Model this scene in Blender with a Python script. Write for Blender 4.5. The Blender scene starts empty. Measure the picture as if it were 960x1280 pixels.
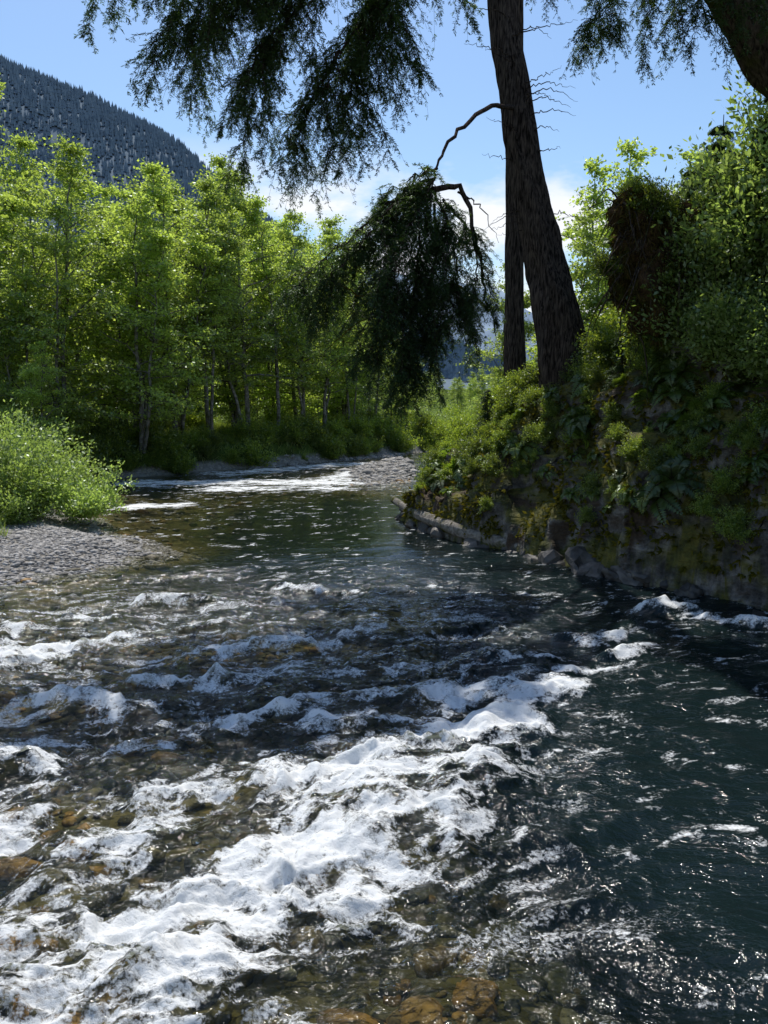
import bpy, math, numpy as np, bmesh
from mathutils import Vector
rng=np.random.default_rng(7)
C=bpy.context.scene.collection
# ---------------------------------------------------------------- noise
def _h(ix,iy,iz,seed):
    h=(ix.astype(np.int64)*374761393+iy.astype(np.int64)*668265263+iz.astype(np.int64)*2147483647+seed*1442695041)&0xffffffff
    h=((h^(h>>13))*1274126177)&0xffffffff
    h=((h^(h>>15))*2246822519)&0xffffffff
    return ((h^(h>>16))&0xffffff)/float(0xffffff)
def n2(x,y,seed=0):
    x=np.asarray(x,float);y=np.asarray(y,float)
    ix=np.floor(x);iy=np.floor(y);fx=x-ix;fy=y-iy
    fx=fx*fx*fx*(fx*(fx*6-15)+10);fy=fy*fy*fy*(fy*(fy*6-15)+10)
    z=np.zeros_like(ix)
    a=_h(ix,iy,z,seed);b=_h(ix+1,iy,z,seed);c=_h(ix,iy+1,z,seed);d=_h(ix+1,iy+1,z,seed)
    return (a+(b-a)*fx)*(1-fy)+(c+(d-c)*fx)*fy
def f2(x,y,o=4,seed=0,g=.5):
    s=0;a=1;t=0
    for i in range(o):
        c_,s_=math.cos(i*.9),math.sin(i*.9)
        s=s+a*n2((x*c_-y*s_)*2**i+i*17.3,(x*s_+y*c_)*2**i-i*9.1,seed+i);t+=a;a*=g
    return s/t
def n3(x,y,z,seed=0):
    ix=np.floor(x);iy=np.floor(y);iz=np.floor(z);fx=x-ix;fy=y-iy;fz=z-iz
    fx=fx*fx*(3-2*fx);fy=fy*fy*(3-2*fy);fz=fz*fz*(3-2*fz)
    def L(k):
        a=_h(ix,iy,iz+k,seed);b=_h(ix+1,iy,iz+k,seed);c=_h(ix,iy+1,iz+k,seed);d=_h(ix+1,iy+1,iz+k,seed)
        return (a+(b-a)*fx)*(1-fy)+(c+(d-c)*fx)*fy
    return L(0)*(1-fz)+L(1)*fz
def f3(x,y,z,o=4,seed=0):
    s=0;a=1;t=0
    for i in range(o):
        s=s+a*n3(x*2**i,y*2**i,z*2**i,seed+i);t+=a;a*=.5
    return s/t
def sm(a,b,x):
    t=np.clip((x-a)/(b-a),0,1);return t*t*(3-2*t)
def nz(v):
    return v/np.maximum(np.linalg.norm(v,axis=-1,keepdims=True),1e-9)
# ---------------------------------------------------------------- geometry accumulator
class Geo:
    def __init__(s): s.V=[];s.n=0;s.F=[]
    def add(s,V,F,mat=0,smooth=True):
        V=np.asarray(V,float).reshape(-1,3);F=np.asarray(F,np.int64)
        s.F.append((F+s.n,mat,smooth));s.V.append(V);s.n+=len(V)
    def mesh(s,name,mats):
        me=bpy.data.meshes.new(name)
        V=np.concatenate(s.V);me.vertices.add(len(V));me.vertices.foreach_set("co",V.astype(np.float32).ravel())
        lv=np.concatenate([f.ravel() for f,_,_ in s.F])
        tot=np.concatenate([np.full(len(f),f.shape[1]) for f,_,_ in s.F])
        st=np.concatenate([[0],np.cumsum(tot)[:-1]])
        mi=np.concatenate([np.full(len(f),m) for f,m,_ in s.F]);sh=np.concatenate([np.full(len(f),q) for f,_,q in s.F])
        me.loops.add(len(lv));me.loops.foreach_set("vertex_index",lv.astype(np.int32))
        me.polygons.add(len(tot));me.polygons.foreach_set("loop_start",st.astype(np.int32))
        me.polygons.foreach_set("material_index",mi.astype(np.int32));me.polygons.foreach_set("use_smooth",sh.astype(bool))
        for m in mats: me.materials.append(m)
        me.update(calc_edges=True)
        return me
    def obj(s,name,mats,parent=None,loc=(0,0,0)):
        return inst(s.mesh(name,mats),name,loc,parent=parent)
def inst(me,name,loc=(0,0,0),rot=(0,0,0),sc=1,parent=None):
    o=bpy.data.objects.new(name,me);C.objects.link(o);o.location=loc;o.rotation_euler=rot
    o.scale=(sc,sc,sc) if np.isscalar(sc) else sc
    if parent: o.parent=parent
    return o
def empty(name):
    o=bpy.data.objects.new(name,None);C.objects.link(o);return o
def tubes(g,P,R,mat=0,sides=5,rough=0,seed=0):
    P=np.asarray(P,float)
    if P.ndim==2:P=P[None]
    R=np.broadcast_to(np.asarray(R,float),P.shape[:2])
    n,m,_=P.shape
    T=nz(np.gradient(P,axis=1))
    ref=np.where(np.abs(T.mean(1))[:,2:3]>.75,np.array([[1.,0,0]]),np.array([[0,0,1.]]))[:,None,:]
    U=nz(np.cross(T,np.broadcast_to(ref,T.shape)));W=np.cross(T,U)
    a=np.arange(sides)*2*math.pi/sides
    RR=R[:,:,None]*np.ones(sides)
    if rough:
        ca=np.cos(a)[None,None,:]*2.2;sa=np.sin(a)[None,None,:]*2.2
        mm=np.arange(m)[None,:,None]*.12
        rr=f3(ca*1.6+seed+0*mm,sa*1.6+0*mm,mm+0*ca,4,seed)
        RR=RR*(1+rough*(rr-.5)*2)
    V=P[:,:,None,:]+RR[...,None]*(np.cos(a)[None,None,:,None]*U[:,:,None,:]+np.sin(a)[None,None,:,None]*W[:,:,None,:])
    i=np.arange(n)[:,None,None]*m*sides;j=np.arange(m-1)[None,:,None]*sides;k=np.arange(sides)[None,None,:];k2=(k+1)%sides
    F=np.stack([i+j+k,i+j+k2,i+j+sides+k2,i+j+sides+k],-1).reshape(-1,4)
    g.add(V,F,mat,True)
def leaves(g,c,d,nrm,L,W,mat=1):
    c=c.reshape(-1,3);d=nz(d.reshape(-1,3));s=nz(np.cross(d,nrm.reshape(-1,3)))
    L=np.broadcast_to(np.asarray(L,float).reshape(-1,1),(len(c),1));W=np.broadcast_to(np.asarray(W,float).reshape(-1,1),(len(c),1))
    V=np.stack([c,c+d*L*.45+s*W*.5,c+d*L,c+d*L*.45-s*W*.5],1)
    F=np.arange(len(c)*4).reshape(-1,4)
    g.add(V,F,mat,False)
def catmull(pts,n):
    p=np.asarray(pts,float);p=np.vstack([2*p[0]-p[1],p,2*p[-1]-p[-2]])
    k=len(p)-3;u=np.linspace(0,k-1e-6,n);i=u.astype(int);t=(u-i)[:,None]
    a,b,c,d=p[i],p[i+1],p[i+2],p[i+3]
    return .5*((2*b)+(-a+c)*t+(2*a-5*b+4*c-d)*t*t+(-a+3*b-3*c+d)*t**3)
# ---------------------------------------------------------------- materials
def newmat(name):
    m=bpy.data.materials.new(name);m.use_nodes=True;nt=m.node_tree;nt.nodes.clear()
    o=nt.nodes.new('ShaderNodeOutputMaterial');return m,nt,o
def N(nt,t,**kw):
    n=nt.nodes.new(t)
    for k,v in kw.items():
        if k.startswith('_'): setattr(n,k[1:],v)
        else:
            n.inputs[k.replace('__',' ')].default_value=v
    return n
def ramp(nt,fac,stops):
    r=nt.nodes.new('ShaderNodeValToRGB');e=r.color_ramp.elements
    while len(e)<len(stops): e.new(.5)
    for q,(p,c) in zip(e,stops): q.position=p;q.color=(*c,1) if len(c)==3 else c
    nt.links.new(fac,r.inputs[0]);return r.outputs[0]
def leafmat(name,cols,trans,tf=.5,gloss=.06,vmin=.75,vmax=1.2):
    m,nt,o=newmat(name);l=nt.links.new
    gm=N(nt,'ShaderNodeNewGeometry')
    col=ramp(nt,gm.outputs['Random Per Island'],[(i/(len(cols)-1),c) for i,c in enumerate(cols)])
    oi=N(nt,'ShaderNodeObjectInfo')
    hs=N(nt,'ShaderNodeHueSaturation');l(col,hs.inputs['Color'])
    mr=N(nt,'ShaderNodeMapRange');mr.inputs['To Min'].default_value=vmin;mr.inputs['To Max'].default_value=vmax;l(oi.outputs['Random'],mr.inputs[0]);l(mr.outputs[0],hs.inputs['Value'])
    d=N(nt,'ShaderNodeBsdfDiffuse');l(hs.outputs[0],d.inputs[0])
    mx=N(nt,'ShaderNodeMix',_data_type='RGBA',_blend_type='MULTIPLY');mx.inputs[0].default_value=1;l(hs.outputs[0],mx.inputs[6]);mx.inputs[7].default_value=(*trans,1)
    t=N(nt,'ShaderNodeBsdfTranslucent');l(mx.outputs[2],t.inputs[0])
    s=N(nt,'ShaderNodeMixShader');s.inputs[0].default_value=tf;l(d.outputs[0],s.inputs[1]);l(t.outputs[0],s.inputs[2])
    gl=N(nt,'ShaderNodeBsdfGlossy');gl.inputs['Roughness'].default_value=.4;gl.inputs[0].default_value=(.8,.9,.8,1)
    s2=N(nt,'ShaderNodeMixShader');s2.inputs[0].default_value=gloss;l(s.outputs[0],s2.inputs[1]);l(gl.outputs[0],s2.inputs[2])
    l(s2.outputs[0],o.inputs[0]);return m
def barkmat(name,c1,c2,moss=0,sx=14,sz=2.2,bd=.05):
    m,nt,o=newmat(name);l=nt.links.new
    tc=N(nt,'ShaderNodeTexCoord');mp=N(nt,'ShaderNodeMapping');mp.inputs['Scale'].default_value=(sx,sx,sz);l(tc.outputs['Object'],mp.inputs[0])
    no=N(nt,'ShaderNodeTexNoise');no.inputs['Scale'].default_value=1;no.inputs['Detail'].default_value=6;no.inputs['Roughness'].default_value=.6;no.inputs['Distortion'].default_value=.4;l(mp.outputs[0],no.inputs[0])
    col=ramp(nt,no.outputs[0],[(.38,c1),(.64,c2)])
    if moss:
        n2_=N(nt,'ShaderNodeTexNoise');n2_.inputs['Scale'].default_value=2.5;n2_.inputs['Detail'].default_value=5;l(tc.outputs['Object'],n2_.inputs[0])
        f=ramp(nt,n2_.outputs[0],[(.55-.2*moss,(0,0,0)),(.68-.1*moss,(1,1,1))])
        mx=N(nt,'ShaderNodeMix',_data_type='RGBA');l(f,mx.inputs[0]);l(col,mx.inputs[6]);mx.inputs[7].default_value=(.06,.065,.015,1);col=mx.outputs[2]
    b=N(nt,'ShaderNodeBsdfDiffuse');l(col,b.inputs[0])
    bp=N(nt,'ShaderNodeBump');bp.inputs['Strength'].default_value=1;bp.inputs['Distance'].default_value=bd;l(no.outputs[0],bp.inputs['Height']);l(bp.outputs[0],b.inputs['Normal'])
    l(b.outputs[0],o.inputs[0]);return m
M_alder=leafmat('alder_leaf',[(.12,.17,.03),(.18,.24,.05),(.24,.31,.08)],(2.9,2.8,1.7),.6)
M_willow=leafmat('willow_leaf',[(.13,.18,.045),(.17,.23,.07),(.22,.27,.1)],(2.2,2.3,1.3),.55)
M_maple=leafmat('understory_leaf',[(.06,.095,.016),(.10,.15,.025),(.17,.21,.04)],(3.0,2.8,1.3),.55,.05,.55,1.4)
M_fern=leafmat('fern_leaf',[(.05,.085,.014),(.09,.135,.025)],(2.6,2.5,1),.5,.05,.6,1.4)
M_needle=leafmat('conifer_needles',[(.016,.034,.013),(.028,.053,.018),(.05,.078,.022)],(2.5,2.6,1),.38,.05)
M_moss=leafmat('moss',[(.05,.055,.010),(.09,.088,.014),(.16,.14,.02)],(1.8,1.7,1),.3,.0)
M_grass=leafmat('grass_blade',[(.10,.15,.03),(.15,.2,.045),(.2,.21,.08)],(2,2,1),.5)
M_bark=barkmat('fir_bark',(.014,.011,.01),(.11,.085,.07),0,26,3.2,.05)
M_dbark=barkmat('mossy_bark',(.018,.014,.012),(.10,.078,.06),.4,22,4.5,.05)
M_abark=barkmat('alder_bark',(.09,.085,.075),(.26,.25,.23),.3,8,8,.02)
M_twig=barkmat('twig_bark',(.022,.018,.013),(.055,.042,.028),.3,8,8,.02)
M_mbr=barkmat('mossy_branch',(.06,.045,.012),(.18,.125,.025),.5,8,8,.03)
M_log=barkmat('weathered_wood',(.12,.11,.095),(.28,.26,.23),.15,14,14)
# ---------------------------------------------------------------- shoreline functions
yL=[-12,0,8,11.5,12.8,14,15,16,17.7,19.5,22.5,29,33,38.5,47,55,62,75]
xL=[-10,-9.5,-8.6,-7.6,-6.3,-5.1,-4.6,-5.0,-6.8,-8.0,-8.8,-11,-7.5,-3.1,3,11,24,60]
WR=np.array([(9.5,-12,5.5),(8.8,0,6),(7.6,5,6.6),(6.5,8,7.2),(5.6,10.7,7.4),(4.9,11.8,7.3),(4.2,12.6,6.8),(3.4,13.5,5.8),(2.7,15.0,4.9),(1.5,16.5,4.1),(.55,18.6,3.0),(.5,19.6,2.6),(.95,21,2.7),(1.7,24,2.3),(2.7,28,1.6),(4.6,36,1.1),(6.2,42,1.0),(14,49,1.0),(26,55,1),(60,66,1)])
seg=[]
for a,b in zip(WR[:-1],WR[1:]):
    k=int(np.linalg.norm(b[:2]-a[:2])/.25)+1
    for i in range(k): seg.append(a+(b-a)*i/k)
seg=np.array(seg)
def rdist(x,y):
    sh=x.shape;x=x.ravel();y=y.ravel();d=np.empty(len(x));H=np.empty(len(x))
    xr=np.interp(y,WR[:,1],WR[:,0])
    for i in range(0,len(x),20000):
        D=(x[i:i+20000,None]-seg[None,:,0])**2+(y[i:i+20000,None]-seg[None,:,1])**2
        d[i:i+20000]=np.sqrt(D.min(1));w=1/(D+.3)**2;H[i:i+20000]=(w*seg[None,:,2]).sum(1)/w.sum(1)
    d=np.where(x>xr,d,-d)
    return d.reshape(sh),H.reshape(sh)
def terrain(x,y):
    xl=np.interp(y,yL,xL)+.5*(f2(y*.6,x*0+3,3,5)-.5);xr=np.interp(y,WR[:,1],WR[:,0])
    dl=x-xl;dr=xr-x
    deep=.26+1.3*sm(-.2,2.6,x-.10*(y-4))*sm(3.5,5.8,y)*(1-sm(17,26,y))+.4*sm(9,13,y)*(1-sm(22,26,y))*sm(-6,-2,x)
    deep=deep+.75*sm(.8,2.4,x)
    deep=deep*(1+.6*(f2(x*.5,y*.5,3,9)-.5))
    zin=-deep*sm(0,2.2,dl)*sm(-.3,.4,dr)
    out=-dl
    zl=np.where(y<20,.22*sm(0,1.5,out)+.5*sm(2,6,out),1.0*sm(.0,1.3,out)+.3*sm(2,8,out))
    zr=.8*sm(0,2,-dr)
    z=np.where(dl<0,zl,np.where(dr<0,zr,zin))
    bar=np.exp(-(((x-.9-(y-34)*.14)/2.6)**2+((y-35)/7.5)**2)**2)
    z=np.where(dl>0,z+bar*.42,z)
    z=z+.06*(f2(x*1.3,y*1.3,3,2)-.5)+ .9*(f2(x*.05,y*.05,2,4)-.5)*sm(8,40,out)*(dl<0)
    r=np.sqrt(x*x+y*y)
    return z+sm(120,900,r)*14
def tz1(x,y): return float(terrain(np.array([x]),np.array([y]))[0])
# ---------------------------------------------------------------- ground sheet
def nonuni(a,b,d0,grow,c):
    up=[c];d=d0
    while up[-1]<b: up.append(up[-1]+d); d=d0 if up[-1]<c+14 else d*grow
    dn=[c];d=d0
    while dn[-1]>a: dn.append(dn[-1]-d); d=d0 if dn[-1]>c-12 else d*grow
    return np.array(dn[:0:-1]+up)
gx=nonuni(-5000,5000,.12,1.06,0);gy=nonuni(-600,6000,.14,1.06,12)
def grid(g,X,Y,Z,mat=0,smooth=True):
    h,w=X.shape;i=np.arange(h-1)[:,None]*w+np.arange(w-1)[None,:]
    g.add(np.stack([X,Y,Z],-1),np.stack([i,i+1,i+w+1,i+w],-1).reshape(-1,4),mat,smooth)
X,Y=np.meshgrid(gx,gy);Z=terrain(X,Y)
m,nt,o=newmat('ground_mat');l=nt.links.new
tc=N(nt,'ShaderNodeTexCoord');vo=N(nt,'ShaderNodeTexVoronoi');vo.inputs['Scale'].default_value=9;l(tc.outputs['Object'],vo.inputs[0])
no=N(nt,'ShaderNodeTexNoise');no.inputs['Scale'].default_value=.9;no.inputs['Detail'].default_value=6;l(tc.outputs['Object'],no.inputs[0])
grav=ramp(nt,vo.outputs['Color'],[(0,(.14,.13,.115)),(.5,(.22,.205,.18)),(1,(.30,.28,.255))])
bedc=ramp(nt,vo.outputs['Color'],[(0,(.055,.05,.03)),(.5,(.12,.105,.055)),(.85,(.17,.145,.075)),(1,(.26,.16,.06))])
gr=ramp(nt,no.outputs[0],[(.3,(.03,.035,.012)),(.5,(.06,.09,.02)),(.7,(.12,.16,.035))])
sx=N(nt,'ShaderNodeSeparateXYZ');l(tc.outputs['Object'],sx.inputs[0])
a=N(nt,'ShaderNodeMapRange');l(sx.outputs[2],a.inputs[0]);a.inputs[1].default_value=-.04;a.inputs[2].default_value=.03
mx=N(nt,'ShaderNodeMix',_data_type='RGBA');l(a.outputs[0],mx.inputs[0]);l(bedc,mx.inputs[6]);l(grav,mx.inputs[7])
b=N(nt,'ShaderNodeMapRange');l(sx.outputs[2],b.inputs[0]);b.inputs[1].default_value=.27;b.inputs[2].default_value=.45
mx2=N(nt,'ShaderNodeMix',_data_type='RGBA');l(b.outputs[0],mx2.inputs[0]);l(mx.outputs[2],mx2.inputs[6]);l(gr,mx2.inputs[7])
bs=N(nt,'ShaderNodeBsdfDiffuse');l(mx2.outputs[2],bs.inputs[0])
bp=N(nt,'ShaderNodeBump');bp.inputs['Strength'].default_value=.8;bp.inputs['Distance'].default_value=.05;bp.invert=True;l(vo.outputs['Distance'],bp.inputs['Height']);l(bp.outputs[0],bs.inputs['Normal']);l(bs.outputs[0],o.inputs[0])
g=Geo();grid(g,X,Y,Z);g.obj('ground',[m])
# ---------------------------------------------------------------- stones
def ico(sub):
    bm=bmesh.new();bmesh.ops.create_icosphere(bm,subdivisions=sub,radius=1);V=np.array([v.co[:] for v in bm.verts]);F=np.array([[v.index for v in f.verts] for f in bm.faces]);bm.free();return V,F
def stones(g,x,y,z,r,sub=2,flat=.55,mat=0,ang=.55,smooth=True):
    V,F=ico(sub);n=len(x)
    S=np.stack([r*rng.uniform(.8,1.35,n),r*rng.uniform(.65,1,n),r*flat*rng.uniform(.7,1.2,n)],-1)
    off=rng.uniform(0,100,(n,3))
    P=V[None]*1.1+off[:,None];w=1+ang*(n3(P[...,0],P[...,1],P[...,2],3)-.5)
    if ang>1: w=w+.4*(n3(P[...,0]*2.7,P[...,1]*2.7,P[...,2]*2.7,4)-.5)
    Q=V[None]*w[...,None]*S[:,None]
    a=rng.uniform(0,6.28,n);ca,sa=np.cos(a)[:,None],np.sin(a)[:,None];ti=rng.uniform(-.25,.25,n)[:,None]
    q0=Q[...,0]*ca-Q[...,1]*sa;q1=Q[...,0]*sa+Q[...,1]*ca;q2=Q[...,2]+q0*ti
    Q=np.stack([q0+x[:,None],q1+y[:,None],q2+z[:,None]],-1)
    g.add(Q,(F[None]+np.arange(n)[:,None,None]*len(V)).reshape(-1,3),mat,smooth)
def stonemat(name,stops,rough=.7,bs_=18):
    m,nt,o=newmat(name);l=nt.links.new
    gm=N(nt,'ShaderNodeNewGeometry');col=ramp(nt,gm.outputs['Random Per Island'],stops)
    tc=N(nt,'ShaderNodeTexCoord');no=N(nt,'ShaderNodeTexNoise');no.inputs['Scale'].default_value=bs_;no.inputs['Detail'].default_value=5;l(tc.outputs['Object'],no.inputs[0])
    v=ramp(nt,no.outputs[0],[(.32,(.4,.4,.4)),(.66,(1.3,1.3,1.3))])
    mx=N(nt,'ShaderNodeMix',_data_type='RGBA',_blend_type='MULTIPLY');mx.inputs[0].default_value=1;l(col,mx.inputs[6]);l(v,mx.inputs[7])
    b=N(nt,'ShaderNodeBsdfPrincipled');b.inputs['Roughness'].default_value=rough;l(mx.outputs[2],b.inputs['Base Color'])
    bp=N(nt,'ShaderNodeBump');bp.inputs['Strength'].default_value=.6;bp.inputs['Distance'].default_value=.03;l(no.outputs[0],bp.inputs['Height']);l(bp.outputs[0],b.inputs['Normal']);l(b.outputs[0],o.inputs[0]);return m
M_cob=stonemat('cobble',[(0,(.05,.047,.034)),(.45,(.105,.09,.052)),(.75,(.16,.135,.075)),(.87,(.28,.16,.055)),(.94,(.36,.21,.065)),(1,(.26,.25,.21))])
M_peb=stonemat('pebble',[(0,(.17,.16,.15)),(.5,(.28,.265,.245)),(1,(.40,.38,.355))],.8)
g=Geo()
n=6500;x=rng.uniform(-6.5,5,n);y=2+rng.power(1.3,n)*9;r=rng.lognormal(-2.95,.5,n).clip(.025,.15)
stones(g,x,y,terrain(x,y)+r*.05,r,2,.5,0,.9)
n=1500;x=rng.uniform(-9,2,n);y=rng.uniform(10,30,n);r=rng.lognormal(-2.4,.4,n).clip(.04,.2);z=terrain(x,y);k=z<.03
stones(g,x[k],y[k],z[k],r[k],1)
M_or=stonemat('iron_stained_cobble',[(0,(.28,.155,.05)),(.5,(.40,.22,.07)),(1,(.28,.21,.11))],.7,10)
q=np.array([(-.35,3.55,.13),(-.08,3.62,.17),(.2,3.7,.14),(.5,3.9,.14),(.05,3.95,.11),(.35,3.5,.12),(-1.75,3.55,.16),(-1.5,3.8,.13),(-1.95,3.9,.17),(.3,4.2,.12),(-1.6,3.35,.12),(-2.3,4.3,.15),(-2.6,5.0,.14),(-2.2,3.6,.15),(.1,3.45,.13),(-2.9,5.6,.15),(-2.3,5.4,.13)])
stones(g,q[:,0],q[:,1],terrain(q[:,0],q[:,1])+.0,q[:,2],3,.5,1,1.2)
g.obj('river_cobbles',[M_cob,M_or])
g=Geo()
n=30000;x=rng.uniform(-12,-4,n);y=rng.uniform(11,20,n);z=terrain(x,y);k=(z>-.08)&(z<.5);x,y,z=x[k],y[k],z[k]
r=rng.lognormal(-3.3,.4,len(x)).clip(.015,.12);stones(g,x,y,z,r,1)
g.obj('gravel_bar',[M_peb])
g=Geo()
n=12000;x=rng.uniform(-6,6,n);y=rng.uniform(24,46,n);z=terrain(x,y);k=(z>-.12)&(z<.4);x,y,z=x[k],y[k],z[k]
r=rng.lognormal(-2.6,.45,len(x)).clip(.03,.3);stones(g,x,y,z,r,1)
g.obj('gravel_bar',[M_peb])
# ---------------------------------------------------------------- water
R,K=1400,900
v=np.linspace(0,1,R);yy=1.2+ (np.exp(v*3.8)-1)/(math.exp(3.8)-1)*70
u=np.linspace(-1,1,K)
Yw=np.repeat(yy[:,None],K,1);Xw=u[None,:]*(3.2+.66*Yw)
foamL=[ # x0,y0,x1,y1,width,strength
(1.3,6.95,.5,6.65,.27,1.9),(.5,6.65,-.25,6.1,.30,1.25),(-.25,6.1,-.95,5.75,.28,1.3),(-.95,5.75,-1.8,5.5,.2,1.15),
(-.05,6.2,-.3,5.0,.55,.8),(-.2,5.2,-.9,4.3,.6,.9),(-.7,4.5,-1.6,4.0,.4,1.15),(-.9,4.3,-1.1,3.4,.55,.85),(-1.0,3.7,-2.0,3.1,.45,1.0),(.15,5.3,-.2,4.4,.42,.75),
(1.0,6.8,.8,5.8,.32,.85),(.5,6.0,.45,5.1,.3,.65),(-1.6,5.2,-2.2,4.6,.34,.65),
(-1.4,6.9,-.8,7.4,.24,1.1),(-.8,7.4,.2,7.6,.18,1.0),(.2,7.6,1.2,7.7,.2,1.1),(1.2,7.65,1.9,7.95,.24,1.35),(-.6,6.95,.6,7.05,.15,.9),(.6,7.25,1.3,7.3,.12,.8),
(-4.8,8.2,-3.8,8.9,.34,1.35),(-3.8,8.9,-3.3,9.7,.24,1.0),(-2.0,9.05,-1.1,9.25,.19,1.1),(-2.5,7.85,-1.7,8.0,.18,1.0),(-1.6,12.1,-.9,12.0,.15,.85),(-3.5,11.2,-2.6,11.4,.18,.8),(-.6,10.4,.2,10.5,.13,.7),(-4.4,10.2,-3.8,10.4,.16,.7),(1.2,8.6,2.0,8.7,.12,.75),(-.4,8.4,.5,8.5,.11,.7),(-2.9,9.9,-2.0,10.1,.13,.7),(-5.2,9.4,-4.6,9.6,.16,.7),
(2.4,9.5,2.9,9.7,.17,.95),(2.6,8.9,3.1,9.3,.14,.9),(2.0,8.3,2.8,8.6,.12,.75),(3.9,10.7,4.4,10.6,.2,1.4),(4.3,10.6,5.3,9.8,.18,.9),(4.0,11.4,4.8,11.2,.1,.7),
(-8.3,21.3,-6.0,22.3,.5,1.2),(-8.5,28.3,-1.0,28.6,1.3,1.15),(-6,26.3,-1.5,26.6,.9,1.0),(-6.5,32,-1.5,37,1.3,1.0),(-2,30,-1,33,.8,1.0),(-3.4,6.1,-2.9,6.0,.24,1.05),(-3.6,4.9,-2.6,5.1,.24,.8),(-2.9,3.7,-2.0,3.9,.3,.8),(-3.4,7.1,-2.4,7.0,.17,.85),(-2.6,6.2,-1.8,6.4,.17,.8),
]
wx=Xw+.5*(f2(Xw*1.1,Yw*1.1,3,11)-.5);wy=Yw+.5*(f2(Xw*1.1+9,Yw*1.1,3,12)-.5)
mask=np.zeros_like(Xw)
for (a0,b0,a1,b1,w,s_) in foamL:
    dx,dy=a1-a0,b1-b0;t=np.clip(((wx-a0)*dx+(wy-b0)*dy)/(dx*dx+dy*dy),0,1)
    d2=(wx-a0-t*dx)**2+(wy-b0-t*dy)**2
    mask=np.maximum(mask,s_*np.exp(-d2/w**2))
ter=terrain(Xw,Yw);dep=np.clip(-ter,0,3)
rap=(1-sm(9,14,Yw))*(1-sm(.6,2.3,Xw-.12*(Yw-6)))
ton=np.exp(-(((wx+.5-(wy-4.8)*.45)/1.0)**2+((wy-4.6)/2.0)**2)**1.2)
amp=.45+.85*rap
def ridge(x,y,s): return 1-np.abs(2*n2(x,y,s)-1)
fxx=wx*.9+wy*.35;fyy=wy*.95-wx*.3
sr=np.sqrt((Xw-3.6)**2+((Yw-6.2)*.8)**2);swl=np.sin(sr*7+5*f2(Xw*.9,Yw*.9,3,51))*(f2(Xw*1.5,Yw*1.5,3,52))
h=amp*(.11*(f2(fxx*.9,fyy*1.6,2,21)-.5)*2+.055*(ridge(fxx*1.6,fyy*2.9,22)-.5)+.04*(ridge(fxx*3.3-wy*.6,fyy*5.2,23)-.5)+.020*(ridge(wx*7+wy,wy*10,24)-.5)*(.3+.7*rap)+.010*(f2(wx*15,wy*19,2,25)-.5)*2*rap)+.018*swl*(1-rap)*(1-sm(9,13,Yw))
fm=f2(wx*3.2,wy*4.5,4,31)
h=h+np.clip(mask,0,1.3)*(.06+.22*(fm-.4)+.06*(f2(wx*8,wy*10,3,33,.6)-.5))*(Yw<16)
h*=(1-.88*sm(12,18,Yw))
fn=f2(fxx*2.6,fyy*4.8,6,41,.66)-.5
fn2=f2(fxx*9,fyy*15,4,43,.65)-.5
foam=np.clip(fn*3.6+fn2*2.2+mask*1.35+ton*.38-.52,0,1.4)
foam=np.maximum(foam,np.clip((f2(fxx*1.6,fyy*5,6,45,.62)-.575)*5+fn2*2.0,0,.8)*rap)
foam=np.maximum(foam,np.clip((f2(fxx*1.4,fyy*6,6,49,.62)-.65)*5+fn2*1.8,0,.5)*(1-sm(12,16,Yw))*sm(5,7,Yw))
foam=foam*(1-.75*np.exp(-(((Xw-.4)/.8)**2+((Yw-3.6)/.45)**2)))
g=Geo();grid(g,Xw,Yw,h)
m,nt,o=newmat('river_water');l=nt.links.new
at=N(nt,'ShaderNodeAttribute',_attribute_name='foam');ad=N(nt,'ShaderNodeAttribute',_attribute_name='depth');ar=N(nt,'ShaderNodeAttribute',_attribute_name='chop')
tc=N(nt,'ShaderNodeTexCoord')
def wn(sc,det,dist=0,stretch=1.5,rz=.25,ro=.5):
    mp=N(nt,'ShaderNodeMapping');mp.inputs['Scale'].default_value=(sc,sc*stretch,sc);mp.inputs['Rotation'].default_value=(0,0,rz);l(tc.outputs['Object'],mp.inputs[0])
    q=N(nt,'ShaderNodeTexNoise');q.inputs['Scale'].default_value=1;q.inputs['Detail'].default_value=det;q.inputs['Roughness'].default_value=ro;q.inputs['Distortion'].default_value=dist;l(mp.outputs[0],q.inputs[0]);return q.outputs[0]
b1=N(nt,'ShaderNodeBump');b1.inputs['Distance'].default_value=.07;l(ar.outputs['Fac'],b1.inputs['Strength']);l(wn(4.5,5,.8,1.8),b1.inputs['Height'])
b2=N(nt,'ShaderNodeBump');b2.inputs['Distance'].default_value=.014;l(ar.outputs['Fac'],b2.inputs['Strength']);l(wn(24,2),b2.inputs['Height']);l(b1.outputs[0],b2.inputs['Normal'])
tr=N(nt,'ShaderNodeBsdfTransparent')
tint=ramp(nt,ad.outputs['Fac'],[(0,(1,1,.97)),(.16,(.78,.79,.64)),(.3,(.40,.46,.34)),(.45,(.15,.21,.155)),(.62,(.04,.07,.062)),(1,(.004,.012,.014))]);l(tint,tr.inputs[0])
df=N(nt,'ShaderNodeBsdfDiffuse');df.inputs[0].default_value=(.007,.0155,.0165,1)
scf=N(nt,'ShaderNodeMapRange');l(ad.outputs['Fac'],scf.inputs[0]);scf.inputs[2].default_value=.7;scf.inputs[4].default_value=.8
ms=N(nt,'ShaderNodeMixShader');l(scf.outputs[0],ms.inputs[0]);l(tr.outputs[0],ms.inputs[1]);l(df.outputs[0],ms.inputs[2])
gl=N(nt,'ShaderNodeBsdfGlossy');gl.inputs['Roughness'].default_value=.09;l(b2.outputs[0],gl.inputs['Normal'])
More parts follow.
